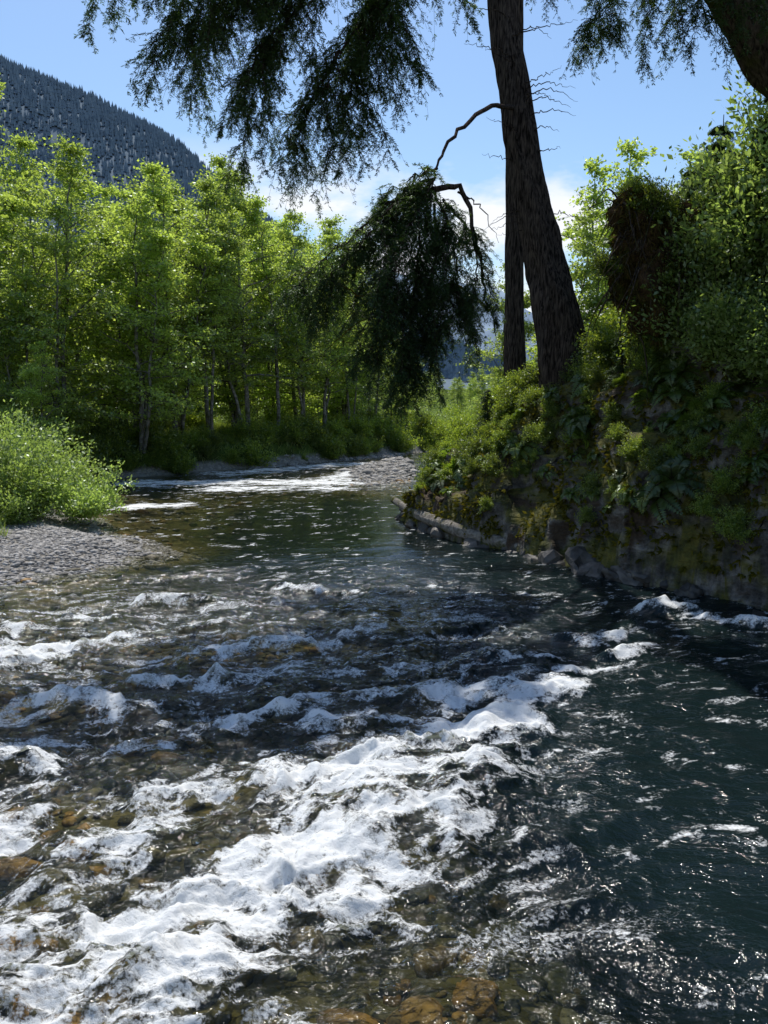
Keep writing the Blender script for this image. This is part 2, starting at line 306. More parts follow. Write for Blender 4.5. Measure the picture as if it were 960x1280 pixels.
fr=N(nt,'ShaderNodeFresnel');fr.inputs[0].default_value=1.34;l(b2.outputs[0],fr.inputs['Normal'])
mw=N(nt,'ShaderNodeMixShader');l(fr.outputs[0],mw.inputs[0]);l(ms.outputs[0],mw.inputs[1]);l(gl.outputs[0],mw.inputs[2])
fd=N(nt,'ShaderNodeBsdfDiffuse');fd.inputs[0].default_value=(.86,.88,.88,1)
ft=N(nt,'ShaderNodeBsdfTranslucent');ft.inputs[0].default_value=(.8,.84,.84,1)
fmx=N(nt,'ShaderNodeMixShader');fmx.inputs[0].default_value=.2;l(fd.outputs[0],fmx.inputs[1]);l(ft.outputs[0],fmx.inputs[2])
fnz=wn(36,6,.5,1.35,.25,.7)
bf=N(nt,'ShaderNodeBump');bf.inputs['Strength'].default_value=.7;bf.inputs['Distance'].default_value=.025;l(fnz,bf.inputs['Height']);l(bf.outputs[0],fd.inputs['Normal'])
ma=N(nt,'ShaderNodeMath',_operation='MULTIPLY_ADD');l(fnz,ma.inputs[0]);ma.inputs[1].default_value=4.0;ma.inputs[2].default_value=-2.25
mb=N(nt,'ShaderNodeMath',_operation='MULTIPLY_ADD');l(at.outputs['Fac'],mb.inputs[0]);mb.inputs[1].default_value=1.15;l(ma.outputs[0],mb.inputs[2]);mb.use_clamp=True
mg=N(nt,'ShaderNodeMath',_operation='MULTIPLY');l(mb.outputs[0],mg.inputs[0]);mr=N(nt,'ShaderNodeMapRange');l(at.outputs['Fac'],mr.inputs[0]);mr.inputs[2].default_value=.35;l(mr.outputs[0],mg.inputs[1])
mc=N(nt,'ShaderNodeMixShader');l(mg.outputs[0],mc.inputs[0]);l(mw.outputs[0],mc.inputs[1]);l(fmx.outputs[0],mc.inputs[2])
l(mc.outputs[0],o.inputs[0])
ow=g.obj('river',[m])
chop=(.55+.45*rap)*(1-.82*sm(12,17,Yw))+.25*sm(24,28,Yw)
for nm,ar_ in (('foam',foam),('depth',np.clip(dep/1.6,0,1)),('chop',chop)):
    A=ow.data.attributes.new(nm,'FLOAT','POINT');A.data.foreach_set('value',ar_.astype(np.float32).ravel())
# ---------------------------------------------------------------- rock bluff
bx=np.concatenate([np.arange(-.3,8.5,.05),8.5+np.cumsum(.05*1.05**np.arange(75))]);by=np.concatenate([8.5-np.cumsum(.07*1.06**np.arange(55))[::-1],np.arange(8.5,24,.055),24+np.cumsum(.06*1.05**np.arange(75))])
BX,BY=np.meshgrid(bx,by);D,HH=rdist(BX,BY)
D=D+.75*(f2(BX*.8,BY*.8,3,61)-.5)*sm(-.5,.6,D)+.25*(f2(BX*3,BY*3,3,62)-.5)
prof=np.interp(D,[-3,0,.3,.8,1.5,2.4,4,8,20],[-.6,0,.2,.40,.60,.82,1,1.1,1.3])
BZ=prof*HH+np.where(D<0,D*.6,0)
st=sm(0,.5,D)*(1-.5*sm(3,8,D))
d1=f3(BX*1.3,BY*1.3,BZ*1.5,5,71)-.5;d2_=f3(BX*1.3+7,BY*1.3,BZ*1.5,5,75)-.5
rg=np.abs(f3(BX*2.2+BZ*.8,BY*2.2,BZ*1.0,4,78)-.5)*2
fac=np.floor(f3(BX*1.6+BZ*.5,BY*1.6,BZ*1.1,2,79)*9)/9-.5   # blocky rock facets
BX2=BX-1.2*d1*st-.45*rg*st-.5*fac*st;BY2=BY+1.2*d2_*st+.45*rg*st+.5*fac*st;BZ2=BZ+.7*d1*st+.25*(f2(BX*4,BY*4,3,80)-.5)
m,nt,o=newmat('bluff_rock');l=nt.links.new
tc=N(nt,'ShaderNodeTexCoord');gm=N(nt,'ShaderNodeNewGeometry');sx=N(nt,'ShaderNodeSeparateXYZ');l(gm.outputs['Normal'],sx.inputs[0])
no=N(nt,'ShaderNodeTexNoise');no.inputs['Scale'].default_value=3;no.inputs['Detail'].default_value=8;no.inputs['Roughness'].default_value=.68;l(tc.outputs['Object'],no.inputs[0])
mp=N(nt,'ShaderNodeMapping');mp.inputs['Rotation'].default_value=(.5,.9,.3);mp.inputs['Scale'].default_value=(2,2,7);l(tc.outputs['Object'],mp.inputs[0])
vo=N(nt,'ShaderNodeTexVoronoi',_feature='DISTANCE_TO_EDGE');vo.inputs['Scale'].default_value=1.6;l(mp.outputs[0],vo.inputs[0])
rock=ramp(nt,no.outputs[0],[(.36,(.035,.032,.027)),(.5,(.12,.11,.096)),(.62,(.27,.255,.23))])
mossc=ramp(nt,no.outputs[0],[(.35,(.03,.034,.008)),(.5,(.09,.09,.014)),(.65,(.18,.155,.025))])
n4=N(nt,'ShaderNodeTexNoise');n4.inputs['Scale'].default_value=1.3;n4.inputs['Detail'].default_value=7;l(tc.outputs['Object'],n4.inputs[0])
ad_=N(nt,'ShaderNodeMath',_operation='ADD');l(n4.outputs[0],ad_.inputs[0]);mu=N(nt,'ShaderNodeMath',_operation='MULTIPLY');l(sx.outputs[2],mu.inputs[0]);mu.inputs[1].default_value=.35;l(mu.outputs[0],ad_.inputs[1])
mf=ramp(nt,ad_.outputs[0],[(.54,(0,0,0)),(.66,(1,1,1))])
mx=N(nt,'ShaderNodeMix',_data_type='RGBA');l(mf,mx.inputs[0]);l(rock,mx.inputs[6]);l(mossc,mx.inputs[7])
soil=ramp(nt,n4.outputs[0],[(.38,(1,1,1)),(.45,(0,0,0))])
mx3=N(nt,'ShaderNodeMix',_data_type='RGBA');l(soil,mx3.inputs[0]);l(mx.outputs[2],mx3.inputs[6]);mx3.inputs[7].default_value=(.06,.038,.02,1)
b=N(nt,'ShaderNodeBsdfPrincipled');b.inputs['Roughness'].default_value=.9;l(mx3.outputs[2],b.inputs['Base Color'])
bp=N(nt,'ShaderNodeBump');bp.inputs['Strength'].default_value=1;bp.inputs['Distance'].default_value=.2;l(no.outputs[0],bp.inputs['Height'])
bq=N(nt,'ShaderNodeBump');bq.inputs['Strength'].default_value=.8;bq.inputs['Distance'].default_value=.08;l(vo.outputs[0],bq.inputs['Height']);l(bp.outputs[0],bq.inputs['Normal']);l(bq.outputs[0],b.inputs['Normal']);l(b.outputs[0],o.inputs[0])
g=Geo();grid(g,BX2,BY2,BZ2);g.obj('rock_bluff',[m])
BP=np.stack([BX2,BY2,BZ2],-1)
BNn=nz(np.cross(np.gradient(BP,axis=1),np.gradient(BP,axis=0)))
def bsample(n,cond,seed=0):
    rr=np.random.default_rng(seed);k=np.argwhere(cond)
    cx=np.gradient(bx)[k[:,1]];cy=np.gradient(by)[k[:,0]];w=cx*cy*np.sqrt(1+ (1/np.maximum(BNn[k[:,0],k[:,1],2],.15))**2)
    s=rr.choice(len(k),n,p=w/w.sum());i=k[s]
    return BP[i[:,0],i[:,1]],BNn[i[:,0],i[:,1]]
def bz(x,y):
    i=np.argmin((BP[...,0]-x)**2+(BP[...,1]-y)**2);return float(BP.reshape(-1,3)[i,2])
# ---------------------------------------------------------------- plants
def alder(seed,H,cb,Rm,nl=60,ns=9,lf=27,ls=.105,stems=1):
    r=np.random.default_rng(seed);g=Geo()
    tz=np.linspace(0,1,14);wob=np.cumsum(r.normal(0,.014*H,(14,2)),0)*np.linspace(0,1,14)[:,None]
    T=np.stack([wob[:,0],wob[:,1],tz*H],-1);TT=[T];tubes(g,T,(.0095*H*(1-tz)**.9+.008),0,7)
    for s in range(stems-1):
        a=r.uniform(0,6.28);T2=T*np.array([1,1,r.uniform(.68,.9)])+np.stack([np.cos(a)*(.15+tz*.14*H),np.sin(a)*(.15+tz*.14*H),0*tz],-1);TT.append(T2);tubes(g,T2,(.007*H*(1-tz)**.9+.006),0,6)
    t=np.sort(r.uniform(0,1,nl)**.9);z=(cb+(1-cb)*.99*t)
    st=r.integers(0,stems,nl);TA=np.array(TT);S=np.stack([[np.interp(zz,tz,TA[k,:,i]) for zz,k in zip(z,st)] for i in range(3)],-1)
    az=np.arange(nl)*2.4+r.uniform(-.5,.5,nl)
    pr=np.interp(t,[0,.2,.45,.75,1],[.75,1,.92,.55,.12])*Rm*r.uniform(.45,1.3,nl)*np.where(st>0,.75,1)
    el=np.radians(r.uniform(5,42,nl)+t*28)
    d=np.stack([np.cos(az)*np.cos(el),np.sin(az)*np.cos(el),np.sin(el)],-1)
    q=np.linspace(0,1,6)[None,:,None];P=S[:,None]+d[:,None]*pr[:,None,None]*q;P[...,2]-=(.25*pr[:,None]*q[...,0]**2)
    P[:,1:-1]+=r.normal(0,.04,P[:,1:-1].shape)
    tubes(g,P,.0035*H*(pr[:,None]/Rm)*(1-q[0,:,0][None]*.85)+.004,0,4)
    tt=r.uniform(.15,1,(nl,ns));ii=tt*4.999;i0=ii.astype(int);fr=(ii-i0)[...,None]
    B=P[np.arange(nl)[:,None],i0]*(1-fr)+P[np.arange(nl)[:,None],i0+1]*fr
    sd=d[:,None]*np.array([1,1,.3])+r.normal(0,.75,(nl,ns,3))*np.array([1,1,.4]);sd=nz(sd)
    sl=r.uniform(.25,.9,(nl,ns))*(pr[:,None]/Rm*.6+.5)*(Rm/2.4)
    q4=np.linspace(0,1,4)[None,None,:,None]
    SP=B[:,:,None]+sd[:,:,None]*sl[:,:,None,None]*q4;SP[...,2]-=.15*sl[:,:,None]*q4[...,0]**2
    tubes(g,SP.reshape(-1,4,3),.006,0,3)
    lt=r.uniform(.05,1.15,(nl,ns,lf,1));c=B[:,:,None]+sd[:,:,None]*sl[:,:,None,None]*lt+r.normal(0,1,(nl,ns,lf,3))*np.array([.12,.12,.05])
    dd=sd[:,:,None]+r.normal(0,.7,c.shape)-np.array([0,0,.35]);nn=np.array([0,0,1.])+r.normal(0,.75,c.shape)
    L=ls*r.uniform(.6,1.3,c.shape[:3]);leaves(g,c,dd,nn,L.ravel(),L.ravel()*.75,1)
    return g.mesh('alder_tree',[M_abark,M_alder])
def shrub(seed,H,Rr,ns,lf,L0,W0,mat,name,stem=M_twig,up=.9):
    r=np.random.default_rng(seed);g=Geo()
    az=r.uniform(0,6.28,ns);el=np.radians(r.uniform(25,88,ns)*up+5);ln=H*r.uniform(.55,1.05,ns)*(.6+.4*np.sin(el))
    d=np.stack([np.cos(az)*np.cos(el)*Rr/H*1.3,np.sin(az)*np.cos(el)*Rr/H*1.3,np.sin(el)],-1)
    q=np.linspace(0,1,6)[None,:,None];P=d[:,None]*ln[:,None,None]*q+r.normal(0,.04*H,(ns,1,3))*np.array([1,1,0]);P[...,2]-=.15*ln[:,None]*q[...,0]**2*np.cos(el)[:,None]
    P[:,1:]+=r.normal(0,.015*H,P[:,1:].shape)
    tubes(g,P,.006*H*(1-q[0,:,0][None]*.8)+0*P[...,0],0,4)
    tt=.12+.9*r.uniform(0,1,(ns,lf))**.8;ii=np.clip(tt*5,0,4.999);i0=ii.astype(int);fr=(ii-i0)[...,None];a=np.arange(ns)[:,None]
    B=P[a,i0]*(1-fr)+P[a,i0+1]*fr;T=nz(P[a,i0+1]-P[a,i0])
    c=B+r.normal(0,.07*H**.7,B.shape);dd=T+r.normal(0,.8,B.shape);nn=np.array([0,0,1.])+r.normal(0,.7,B.shape)
    L=L0*r.uniform(.6,1.3,B.shape[:2]);leaves(g,c,dd,nn,L.ravel(),L.ravel()*W0,1)
    return g.mesh(name,[stem,mat])
def fern(seed,S):
    r=np.random.default_rng(seed);g=Geo();nf=15;m_=20
    az=np.arange(nf)*2.4+r.uniform(-.3,.3,nf);el=np.radians(r.uniform(35,75,nf));ln=S*r.uniform(.6,1.1,nf)
    d=np.stack([np.cos(az)*np.cos(el),np.sin(az)*np.cos(el),np.sin(el)],-1);q=np.linspace(0,1,m_)[None,:,None]
    P=d[:,None]*ln[:,None,None]*q;P[...,2]-=.75*ln[:,None]*q[...,0]**2.2
    tubes(g,P,.004,0,3);T=nz(np.gradient(P,axis=1));side=nz(np.cross(T,np.array([0,0,1.])))
    for s in (-1,1):
        w=S*.17*np.sin(np.clip(q[0,:,0]*.95+.08,0,1)*math.pi)**.7+.01
        leaves(g,P[:,1:],(s*side+T*.35)[:,1:]+r.normal(0,.08,P[:,1:].shape),np.cross(s*side,T)[:,1:]*s+np.array([0,0,.01]),np.broadcast_to(w[1:],(nf,m_-1)).ravel(),S*.05,1)
    return g.mesh('sword_fern',[M_twig,M_fern])
def needles(g,B0,Dv,Ln,drp,r,K=15,mN=7,tw=.22,nl=.042,nw=.009,mats=(0,1)):
    n=len(B0);q=np.linspace(0,1,6)[None,:,None]
    P=B0[:,None]+Dv[:,None]*Ln[:,None,None]*q;P[...,2]-=drp[:,None]*Ln[:,None]*q[...,0]**1.8
    tubes(g,P,.0045*(1-q[0,:,0]*.7)[None]+0*P[...,0],mats[0],3)
    t=(np.arange(K)[None]+r.uniform(0,1,(n,K)))/K*.95+.05;ii=np.clip(t*5,0,4.999);i0=ii.astype(int);fr=(ii-i0)[...,None];a=np.arange(n)[:,None]
    B=P[a,i0]*(1-fr)+P[a,i0+1]*fr;T=nz(P[a,i0+1]-P[a,i0])
    sd=nz(np.cross(T,np.array([0,0,1.])+r.normal(0,.35,T.shape)))*np.where(np.arange(K)%2,1,-1)[None,:,None]
    td=nz(T*.75+sd+r.normal(0,.25,T.shape)-np.array([0,0,.3]));tl=tw*(1.05-.75*t)*r.uniform(.6,1.2,t.shape)*(Ln[:,None]/.6)**.5
    s=np.linspace(.08,1,mN)[None,None,:,None];c=B[:,:,None]+td[:,:,None]*tl[:,:,None,None]*s;c[...,2]-=.25*tl[:,:,None]*s[...,0]**2
    s2=nz(np.cross(td,np.array([0,0,1.])+r.normal(0,.15,td.shape)))
    for sg in (-1,1):
        dd=td[:,:,None]*.8+sg*s2[:,:,None]+r.normal(0,.25,c.shape);nn=np.array([0,0,1.])+r.normal(0,.5,c.shape)
        leaves(g,c,dd,nn,(nl*r.uniform(.7,1.2,c.shape[:3])).ravel(),nw,mats[1])
    leaves(g,B,td,np.array([0,0,1.])+r.normal(0,.3,td.shape),tl.ravel(),.014,mats[1])
def bough(g,pts,r0,seed,tl=.9,sp=.09,drp=.5,start=.12,K=15,mN=7,tw=.22,nl=.042,nw=.009,bare=False,mats=(0,1)):
    r=np.random.default_rng(seed);p=catmull(pts,24);p[1:]+=r.normal(0,.02,p[1:].shape)
    tubes(g,p,r0*(1-np.linspace(0,1,24)*.85),mats[0],6)
    if bare:return
    L=np.linalg.norm(np.diff(p,axis=0),axis=1).sum();n=max(int(L/sp),4)
    t=np.sort(r.uniform(start,1,n));ii=np.clip(t*23,0,22.999);i0=ii.astype(int);fr=(ii-i0)[:,None]
    B=p[i0]*(1-fr)+p[i0+1]*fr;T=nz(p[i0+1]-p[i0]);sd=nz(np.cross(T,[0,0,1.])+1e-6)*np.where(np.arange(n)%2,1,-1)[:,None]
    D_=nz(T*.8+sd*r.uniform(.3,1.1,(n,1))+r.normal(0,.2,(n,3)))
    Ln=tl*np.interp(t,[start,.3,.7,1],[.6,1,.85,.4])*r.uniform(.5,1.2,n)
    needles(g,B,D_,Ln,drp*r.uniform(.5,1.4,n),r,K,mN,tw,nl,nw,mats)
def bigbough(g,pts,r0,seed,nsub=12,sl=1.6,spread=.9,droop=.55,start=.2,tl=.5,sp=.10,drp=.8,K=9,mN=5,**kw):
    """main limb -> sub-boughs -> branchlets: a full, clumpy conifer limb"""
    r=np.random.default_rng(seed);p=catmull(pts,24);p[1:]+=r.normal(0,.025,p[1:].shape)
    tubes(g,p,r0*(1-np.linspace(0,1,24)*.85),0,6)
    for j in range(nsub):
        t=start+(1-start)*(j+r.uniform(0,1))/nsub;i=min(int(t*23),22);T=nz(p[i+1]-p[i]);sd=nz(np.cross(T,[0,0,1.]))*(1 if j%2 else -1)
        L=sl*np.interp(t,[start,.4,1],[.7,1,.55])*r.uniform(.55,1.25)
        d=nz(T*r.uniform(.5,1.1)+sd*spread*r.uniform(.3,1.1)+r.normal(0,.25,3))
        b=p[i];q=[b,b+d*L*.35-[0,0,.04*L],b+d*L*.68-[0,0,droop*.45*L],b+d*L*.92-[0,0,droop*L]]
        bough(g,q,.012,int(r.integers(1e6)),tl=tl*r.uniform(.7,1.3),sp=sp,drp=drp,start=.05,K=K,mN=mN,tw=.17,nl=.05,nw=.012,**kw)
def conifer(seed,H,Rb,cb=.1,whorl=.35,**k):
    r=np.random.default_rng(seed);g=Geo();tz=np.linspace(0,1,10);T=np.stack([r.normal(0,.01*H,10)*tz,r.normal(0,.01*H,10)*tz,tz*H],-1)
    tubes(g,T,.012*H*(1-tz)+.01,0,7);z=cb*H
    while z<H*.98:
        f=1-(z/H-cb)/(1-cb);R_=Rb*(f**.8)+.1
        for j in range(5):
            az=r.uniform(0,6.28);L=R_*r.uniform(.7,1.15);d=np.array([math.cos(az),math.sin(az),0]);b=np.array([0,0,z+r.uniform(-.1,.1)])
            bough(g,[b,b+d*L*.35+[0,0,.06*L],b+d*L*.7-[0,0,.02*L],b+d*L-[0,0,.2*L]],.012*L+.006,r.integers(1e6),tl=.38*L+.1,sp=.10,drp=.4,nw=.013,nl=.05,**k)
        z+=whorl*r.uniform(.7,1.3)
    return g.mesh('hemlock_tree',[M_twig,M_needle])
AL=[alder(101,11,.08,3.0,95,10,21,.115,3),alder(102,11.6,.22,2.6,80,10,21,.115,2),alder(103,10.2,.12,2.8,90,10,21,.115,3),alder(104,12,.30,2.5,76,10,21,.115,2),alder(105,8,.05,2.3,60,9,24,.11,2)]
spots=[(-12.3,30,0,1.05),(-15.5,31.0,2,1.2),(-9.9,31.6,2,1.02),(-19,32,0,1.25),(-14,33.5,3,1.08),(-9.2,34.4,1,1.02),(-7.9,35.4,3,.93),(-11.5,36,0,1.15),(-6.5,37.2,1,1.0),(-5.3,38.8,3,.92),(-4.2,40.4,1,.95),(-17.5,36.5,3,1.2),(-22,36,0,1.3),(-3.2,42.2,1,.9),(-1.9,44.2,3,.78),(-.6,46,1,.74),(-7.7,41,0,1.12),(-11,41,3,1.15),(-14.5,42,2,1.25),(-20,42,1,1.3),(-5,45,0,1.05),(-25,41,2,1.4),(-28,46,0,1.4),(-9,46.5,1,1.2),(-2.5,49.5,2,.95),(.4,49.5,4,.85),(-13,49,0,1.2),(-17,47,1,1.2),(-7,50,0,1.0),(-12.8,38.8,2,1.1),(-16,39,4,1.2),(-23,31,0,1.3),(-18.5,29.5,2,1.15),(2.0,54,4,.75),(-13.2,28.6,4,.85),(-10.6,33.4,4,.95),(-11.8,27.0,4,.55)]
r=np.random.default_rng(5)
for (x,y,k,s) in spots: inst(AL[k],'alder_tree',(x,y,tz1(x,y)-.1),(r.normal(0,.04),r.normal(0,.04),r.uniform(0,6.28)),(s*r.uniform(.9,1.15),s*r.uniform(.9,1.15),s*r.uniform(.9,1.08)))
for (x,y,k,s) in [(7.0,26.5,4,1.05),(9.2,30,4,1.25),(5.2,33,4,.8),(11.5,26,2,.8),(14,34,2,1.1),(8.0,23,4,.7),(12,30,0,.9),(6.2,24.5,4,.8)]:
    inst(AL[k],'alder_tree',(x,y,2.2),(0,0,r.uniform(0,6)),s)
fe=empty('riverside_forest')
for i in range(150):
    y=r.uniform(52,120);x=r.uniform(-.75*y,-2)
    if x>-3+(y-52)*.02: continue
    k=r.integers(0,3);inst(AL[k],'forest_tree',(x,y,.8),(0,0,r.uniform(0,6.28)),r.uniform(.9,1.3),fe)
for i in range(40):
    x=r.uniform(14,70);y=r.uniform(62,120);inst(AL[r.integers(0,4)],'forest_tree',(x,y,.8),(0,0,r.uniform(0,6.28)),r.uniform(.7,1.1),fe)
for i in range(90):
    x=r.uniform(-60,45);y=r.uniform(125,190);inst(AL[r.integers(0,3)],'forest_tree',(x,y,.8),(0,0,r.uniform(0,6.28)),r.uniform(.5,.9),fe)
WI=[shrub(201,2.7,2.0,80,200,.10,.5,M_willow,'willow_shrub',up=.8),shrub(202,1.6,1.5,50,150,.09,.5,M_willow,'willow_shrub',up=.7)]
for (x,y,k,s) in [(-8.9,18.3,0,1.0),(-7.3,18.6,1,1.0),(-10.6,17.6,0,1.15),(-10,20.5,0,1.1),(-8.6,17.2,1,.7),(-12.5,19.5,0,1.3),(-9.5,22.3,1,1.1),(-11.2,23.5,0,1.0)]:
    inst(WI[k],'willow_shrub',(x,y,.2),(0,0,r.uniform(0,6)),s)
US=[shrub(301,1.3,1.0,38,95,.085,.6,M_maple,'bank_shrub'),shrub(302,.8,.7,30,70,.07,.6,M_maple,'bank_shrub'),shrub(303,1.8,1.2,36,110,.09,.65,M_maple,'bank_shrub')]
ub=empty('bank_undergrowth')
for i in range(200):
    y=r.uniform(27.5,52);xl=np.interp(y,yL,xL);x=xl-.1-r.exponential(2.2);z=tz1(x,y)
    inst(US[r.integers(0,3)],'undergrowth_shrub',(x,y,z-.1),(0,0,r.uniform(0,6)),r.uniform(.4,1.1),ub)
for i in range(240):
    y=r.uniform(48,100);x=r.uniform(-.5*y,16)
    if -1<x-np.interp(y,yL,xL)<9: continue
    inst((WI+US)[r.integers(0,5)],'undergrowth_shrub',(x,y,.6),(0,0,r.uniform(0,6)),r.uniform(.6,1.4),ub)
# bluff vegetation
FE=[fern(i,s) for i,s in ((1,.75),(2,.55),(3,.95))]
bf_=empty('sword_ferns')
vis=(BY>8.5)&(BY<30)&(BX<14)
cl=f2(BX*.8,BY*.8+BZ2*.5,3,90)
P_,Nn_=bsample(820,vis&(D>.25)&(D<5)&(BZ2>.6)&(f2(BX*1.2+5,BY*1.2+BZ2,2,97)>.39+.13*(BZ2<2.0)),1)
for p,q in zip(P_,Nn_):
    ax=math.atan2(q[0],-q[1]);tl=math.acos(min(1,max(-1,q[2])))*.45
    inst(FE[r.integers(0,3)],'sword_fern',p-q*.03,(tl,0,ax),r.uniform(.3,1.0),bf_)
bu=empty('bluff_shrubs')
for (nn_,cond,seed,smin,smax) in [(560,vis&(D>.9)&(D<9)&(BZ2>1.5)&((cl>.47)|(D>2.2)),2,.3,.95),(260,vis&(D>1.6)&(D<5)&(BZ2>2.2),4,.35,1.2),(420,vis&(D>.2)&(D<2.2)&(BZ2>.8)&(cl<.56),6,.1,.36)]:
    P_,Nn_=bsample(nn_,cond,seed)
    for p,q in zip(P_,Nn_):
        sc_=r.uniform(smin,smax)
        if p[1]>14.6: sc_=min(sc_,.55)
        if 14.2<p[1]<17.6 and 2.9<p[0]<4.6: sc_=min(sc_,.3)
        ax=math.atan2(q[0],-q[1]);tl=math.acos(min(1,max(-1,q[2])))*.5
        inst(US[r.integers(0,3)],'bluff_shrub',p-q*.05,(tl,0,ax),sc_,bu)
P_,Nn_=bsample(95000,vis&(D>.08)&(D<5)&(f2(BX*1.6,BY*1.6,3,95)>.44),3)
g=Geo();dd=Nn_*.7+rng.normal(0,.5,P_.shape)-np.array([0,0,.5]);L=rng.uniform(.04,.15,len(P_));leaves(g,P_,dd,rng.normal(0,1,P_.shape)+Nn_,L,L*.4,0);g.obj('bluff_moss',[M_moss])
g=Geo();n=26000;x=rng.uniform(-16,-6.5,n);y=rng.uniform(15,25,n);z=terrain(x,y);k=(z>.3);c=np.stack([x,y,z],-1)[k]
x=rng.uniform(-14,8,40000);y=rng.uniform(29,60,40000);z=terrain(x,y);k=(z>.15)&(x<np.interp(y,yL,xL)+.3);c=np.vstack([c,np.stack([x,y,z],-1)[k]])
dd=rng.normal(0,.45,c.shape);dd[:,2]=1;leaves(g,c-np.array([0,0,.03]),dd,rng.normal(0,1,c.shape),rng.uniform(.15,.5,len(c)),.022,0);g.obj('bank_grass',[M_grass])
# ---------------------------------------------------------------- big firs
def trunk(g,pts,rad,n=110,sides=56,seed=1,mat=0,rough=.3):
    p=catmull(pts,n);rr=np.interp(np.linspace(0,1,n),np.linspace(0,1,len(rad)),rad);tubes(g,p,rr,mat,sides,rough,seed);return p
g=Geo()
trunk(g,[(4.25,17.25,2.2),(3.86,17.35,4.5),(3.55,17.6,5.97),(3.25,17.8,7.36),(2.9,18.1,9.45),(2.6,18.4,11.7),(2.35,18.5,16),(2.25,18.5,21),(2.2,18.5,28)],[.75,.5,.41,.37,.335,.305,.25,.18,.05])
bl=[
 [(2.45,18.3,14),(.7,15.6,13.2),(-1.5,13.4,11.4),(-3.0,12.8,10.2),(-4.1,12.4,9.3)],
 [(2.5,18.3,13.2),(.8,15.6,12.4),(-1.0,13.6,10.8),(-2.2,13.0,9.4),(-3.1,12.8,8.4)],
 [(2.5,18.3,12.6),(1.2,15.6,12.0),(-.4,13.4,10.2),(-1.5,12.9,8.8),(-2.2,12.7,7.8)],
 [(2.5,18.3,12.4),(1.4,16,11.6),(.2,14,9.9),(-.7,13.2,8.5),(-1.3,13.0,7.5)],
 [(2.5,18.3,13.4),(1.0,16.2,12.9),(-.9,14.4,11.4),(-2.5,13.9,10.6),(-3.6,13.6,10.2)],
 [(2.4,18.3,15.2),(.5,15.4,14.0),(-2.0,13,12.0),(-3.5,12.2,10.9),(-4.3,12,10.3)],
 [(2.5,18.3,12.8),(1.5,15.9,12.2),(.6,14.1,10.6),(.0,13.6,9.6),(-.2,13.4,8.9)],
 [(2.4,18.3,13.8),(1.1,15.2,12.8),(-.7,12.8,10.9),(-1.8,12.3,9.8),(-2.5,12,9.0)],
 [(2.4,18.3,13.6),(1.2,15.4,12.6),(-.3,13.6,10.9),(-1.1,13,10.0),(-1.8,12.8,9.4)],
]
for i,p in enumerate(bl): bigbough(g,p,.05,400+i,nsub=20,sl=1.5,start=.35,droop=.65,tl=.5,sp=.08)
for i,p in enumerate([[(-.7,13.2,8.5),(-1.2,13.1,7.6),(-1.5,13.1,6.9)],[(-.4,13.6,8.8),(-.6,13.4,7.8),(-.7,13.3,6.9)],[(-3.0,12.8,9.2),(-3.4,12.7,8.2)],[(-1.5,12.9,8.8),(-2.0,12.8,7.8),(-2.2,12.8,7.0)],[(-.2,13.4,9.2),(-.3,13.3,8.2),(-.3,13.3,7.4)]]): bigbough(g,p,.02,440+i,nsub=7,sl=.9,start=.1,droop=.8,tl=.4)
c1=[(2.92,18.0,9.35),(2.0,16,8.6),(1.25,14.3,7.6),(.9,13.8,6.9),(.8,13.6,6.5)]
bough(g,c1,.055,450,bare=True)
for i,(p,ns_) in enumerate([
 ([(.9,13.8,6.9),(.5,13.5,6.6),(-.1,13.3,5.9),(-.7,13.2,5.2),(-1.1,13.1,4.8)],14),
 ([(.85,13.7,6.7),(.45,13.4,6.2),(.1,13.2,5.3),(-.1,13.1,4.5),(-.1,13.1,3.9)],14),
 ([(.8,13.6,6.5),(.7,13.4,5.8),(.45,13.2,4.9),(.35,13.1,4.2),(.3,13,3.6)],16),
 ([(.85,13.7,6.5),(1.1,13.5,5.9),(1.2,13.3,5.1),(1.1,13.2,4.5)],13),
 ([(.8,13.6,6.5),(.2,13.6,6.3),(-.5,13.6,5.8),(-1.2,13.6,5.2),(-1.5,13.6,4.9)],12),
 ([(.8,13.6,6.6),(.5,13.1,6.0),(.2,12.8,5.2),(0,12.7,4.6)],11),
 ([(.85,13.7,6.7),(.2,13.9,6.4),(-.2,13.9,5.6),(-.4,13.8,4.8)],11),
 ([(.85,13.7,6.3),(.85,13.5,5.4),(.7,13.3,4.6),(.55,13.3,3.8)],13),
 ([(1.0,13.8,6.4),(1.5,13.9,5.8),(1.6,13.8,5.1),(1.45,13.7,4.6)],9),
 ([(.6,13.5,5.8),(.5,13.3,4.8),(.4,13.2,4.0),(.35,13.2,3.4)],10),
 ]): bigbough(g,p,.028,460+i,nsub=ns_,sl=.85,start=.05,droop=.9,spread=.65,tl=.42,sp=.07)
bough(g,[(.8,13.6,6.5),(1.3,13.7,6.5),(1.6,13.9,5.7),(1.8,14.2,4.9),(2.1,14.8,4.2)],.055,480,bare=True)
bough(g,[(1.25,13.75,6.5),(1.6,13.8,6.3),(2.0,13.9,5.7)],.02,484,bare=True)
bough(g,[(1.9,14.4,4.6),(1.2,13.9,5.0),(.5,13.6,4.6),(-.4,13.3,4.3),(-1.0,13.2,3.8)],.03,481,bare=True,mats=(2,1))
bough(g,[(1.2,13.9,5.0),(.5,13.8,4.2),(-.1,13.6,3.9),(-.7,13.5,4.0)],.025,482,bare=True,mats=(2,1))
bough(g,[(.5,13.6,4.6),(-.3,13.4,4.7),(-1.1,13.3,5.1),(-1.5,13.3,5.0)],.02,483,bare=True,mats=(2,1))
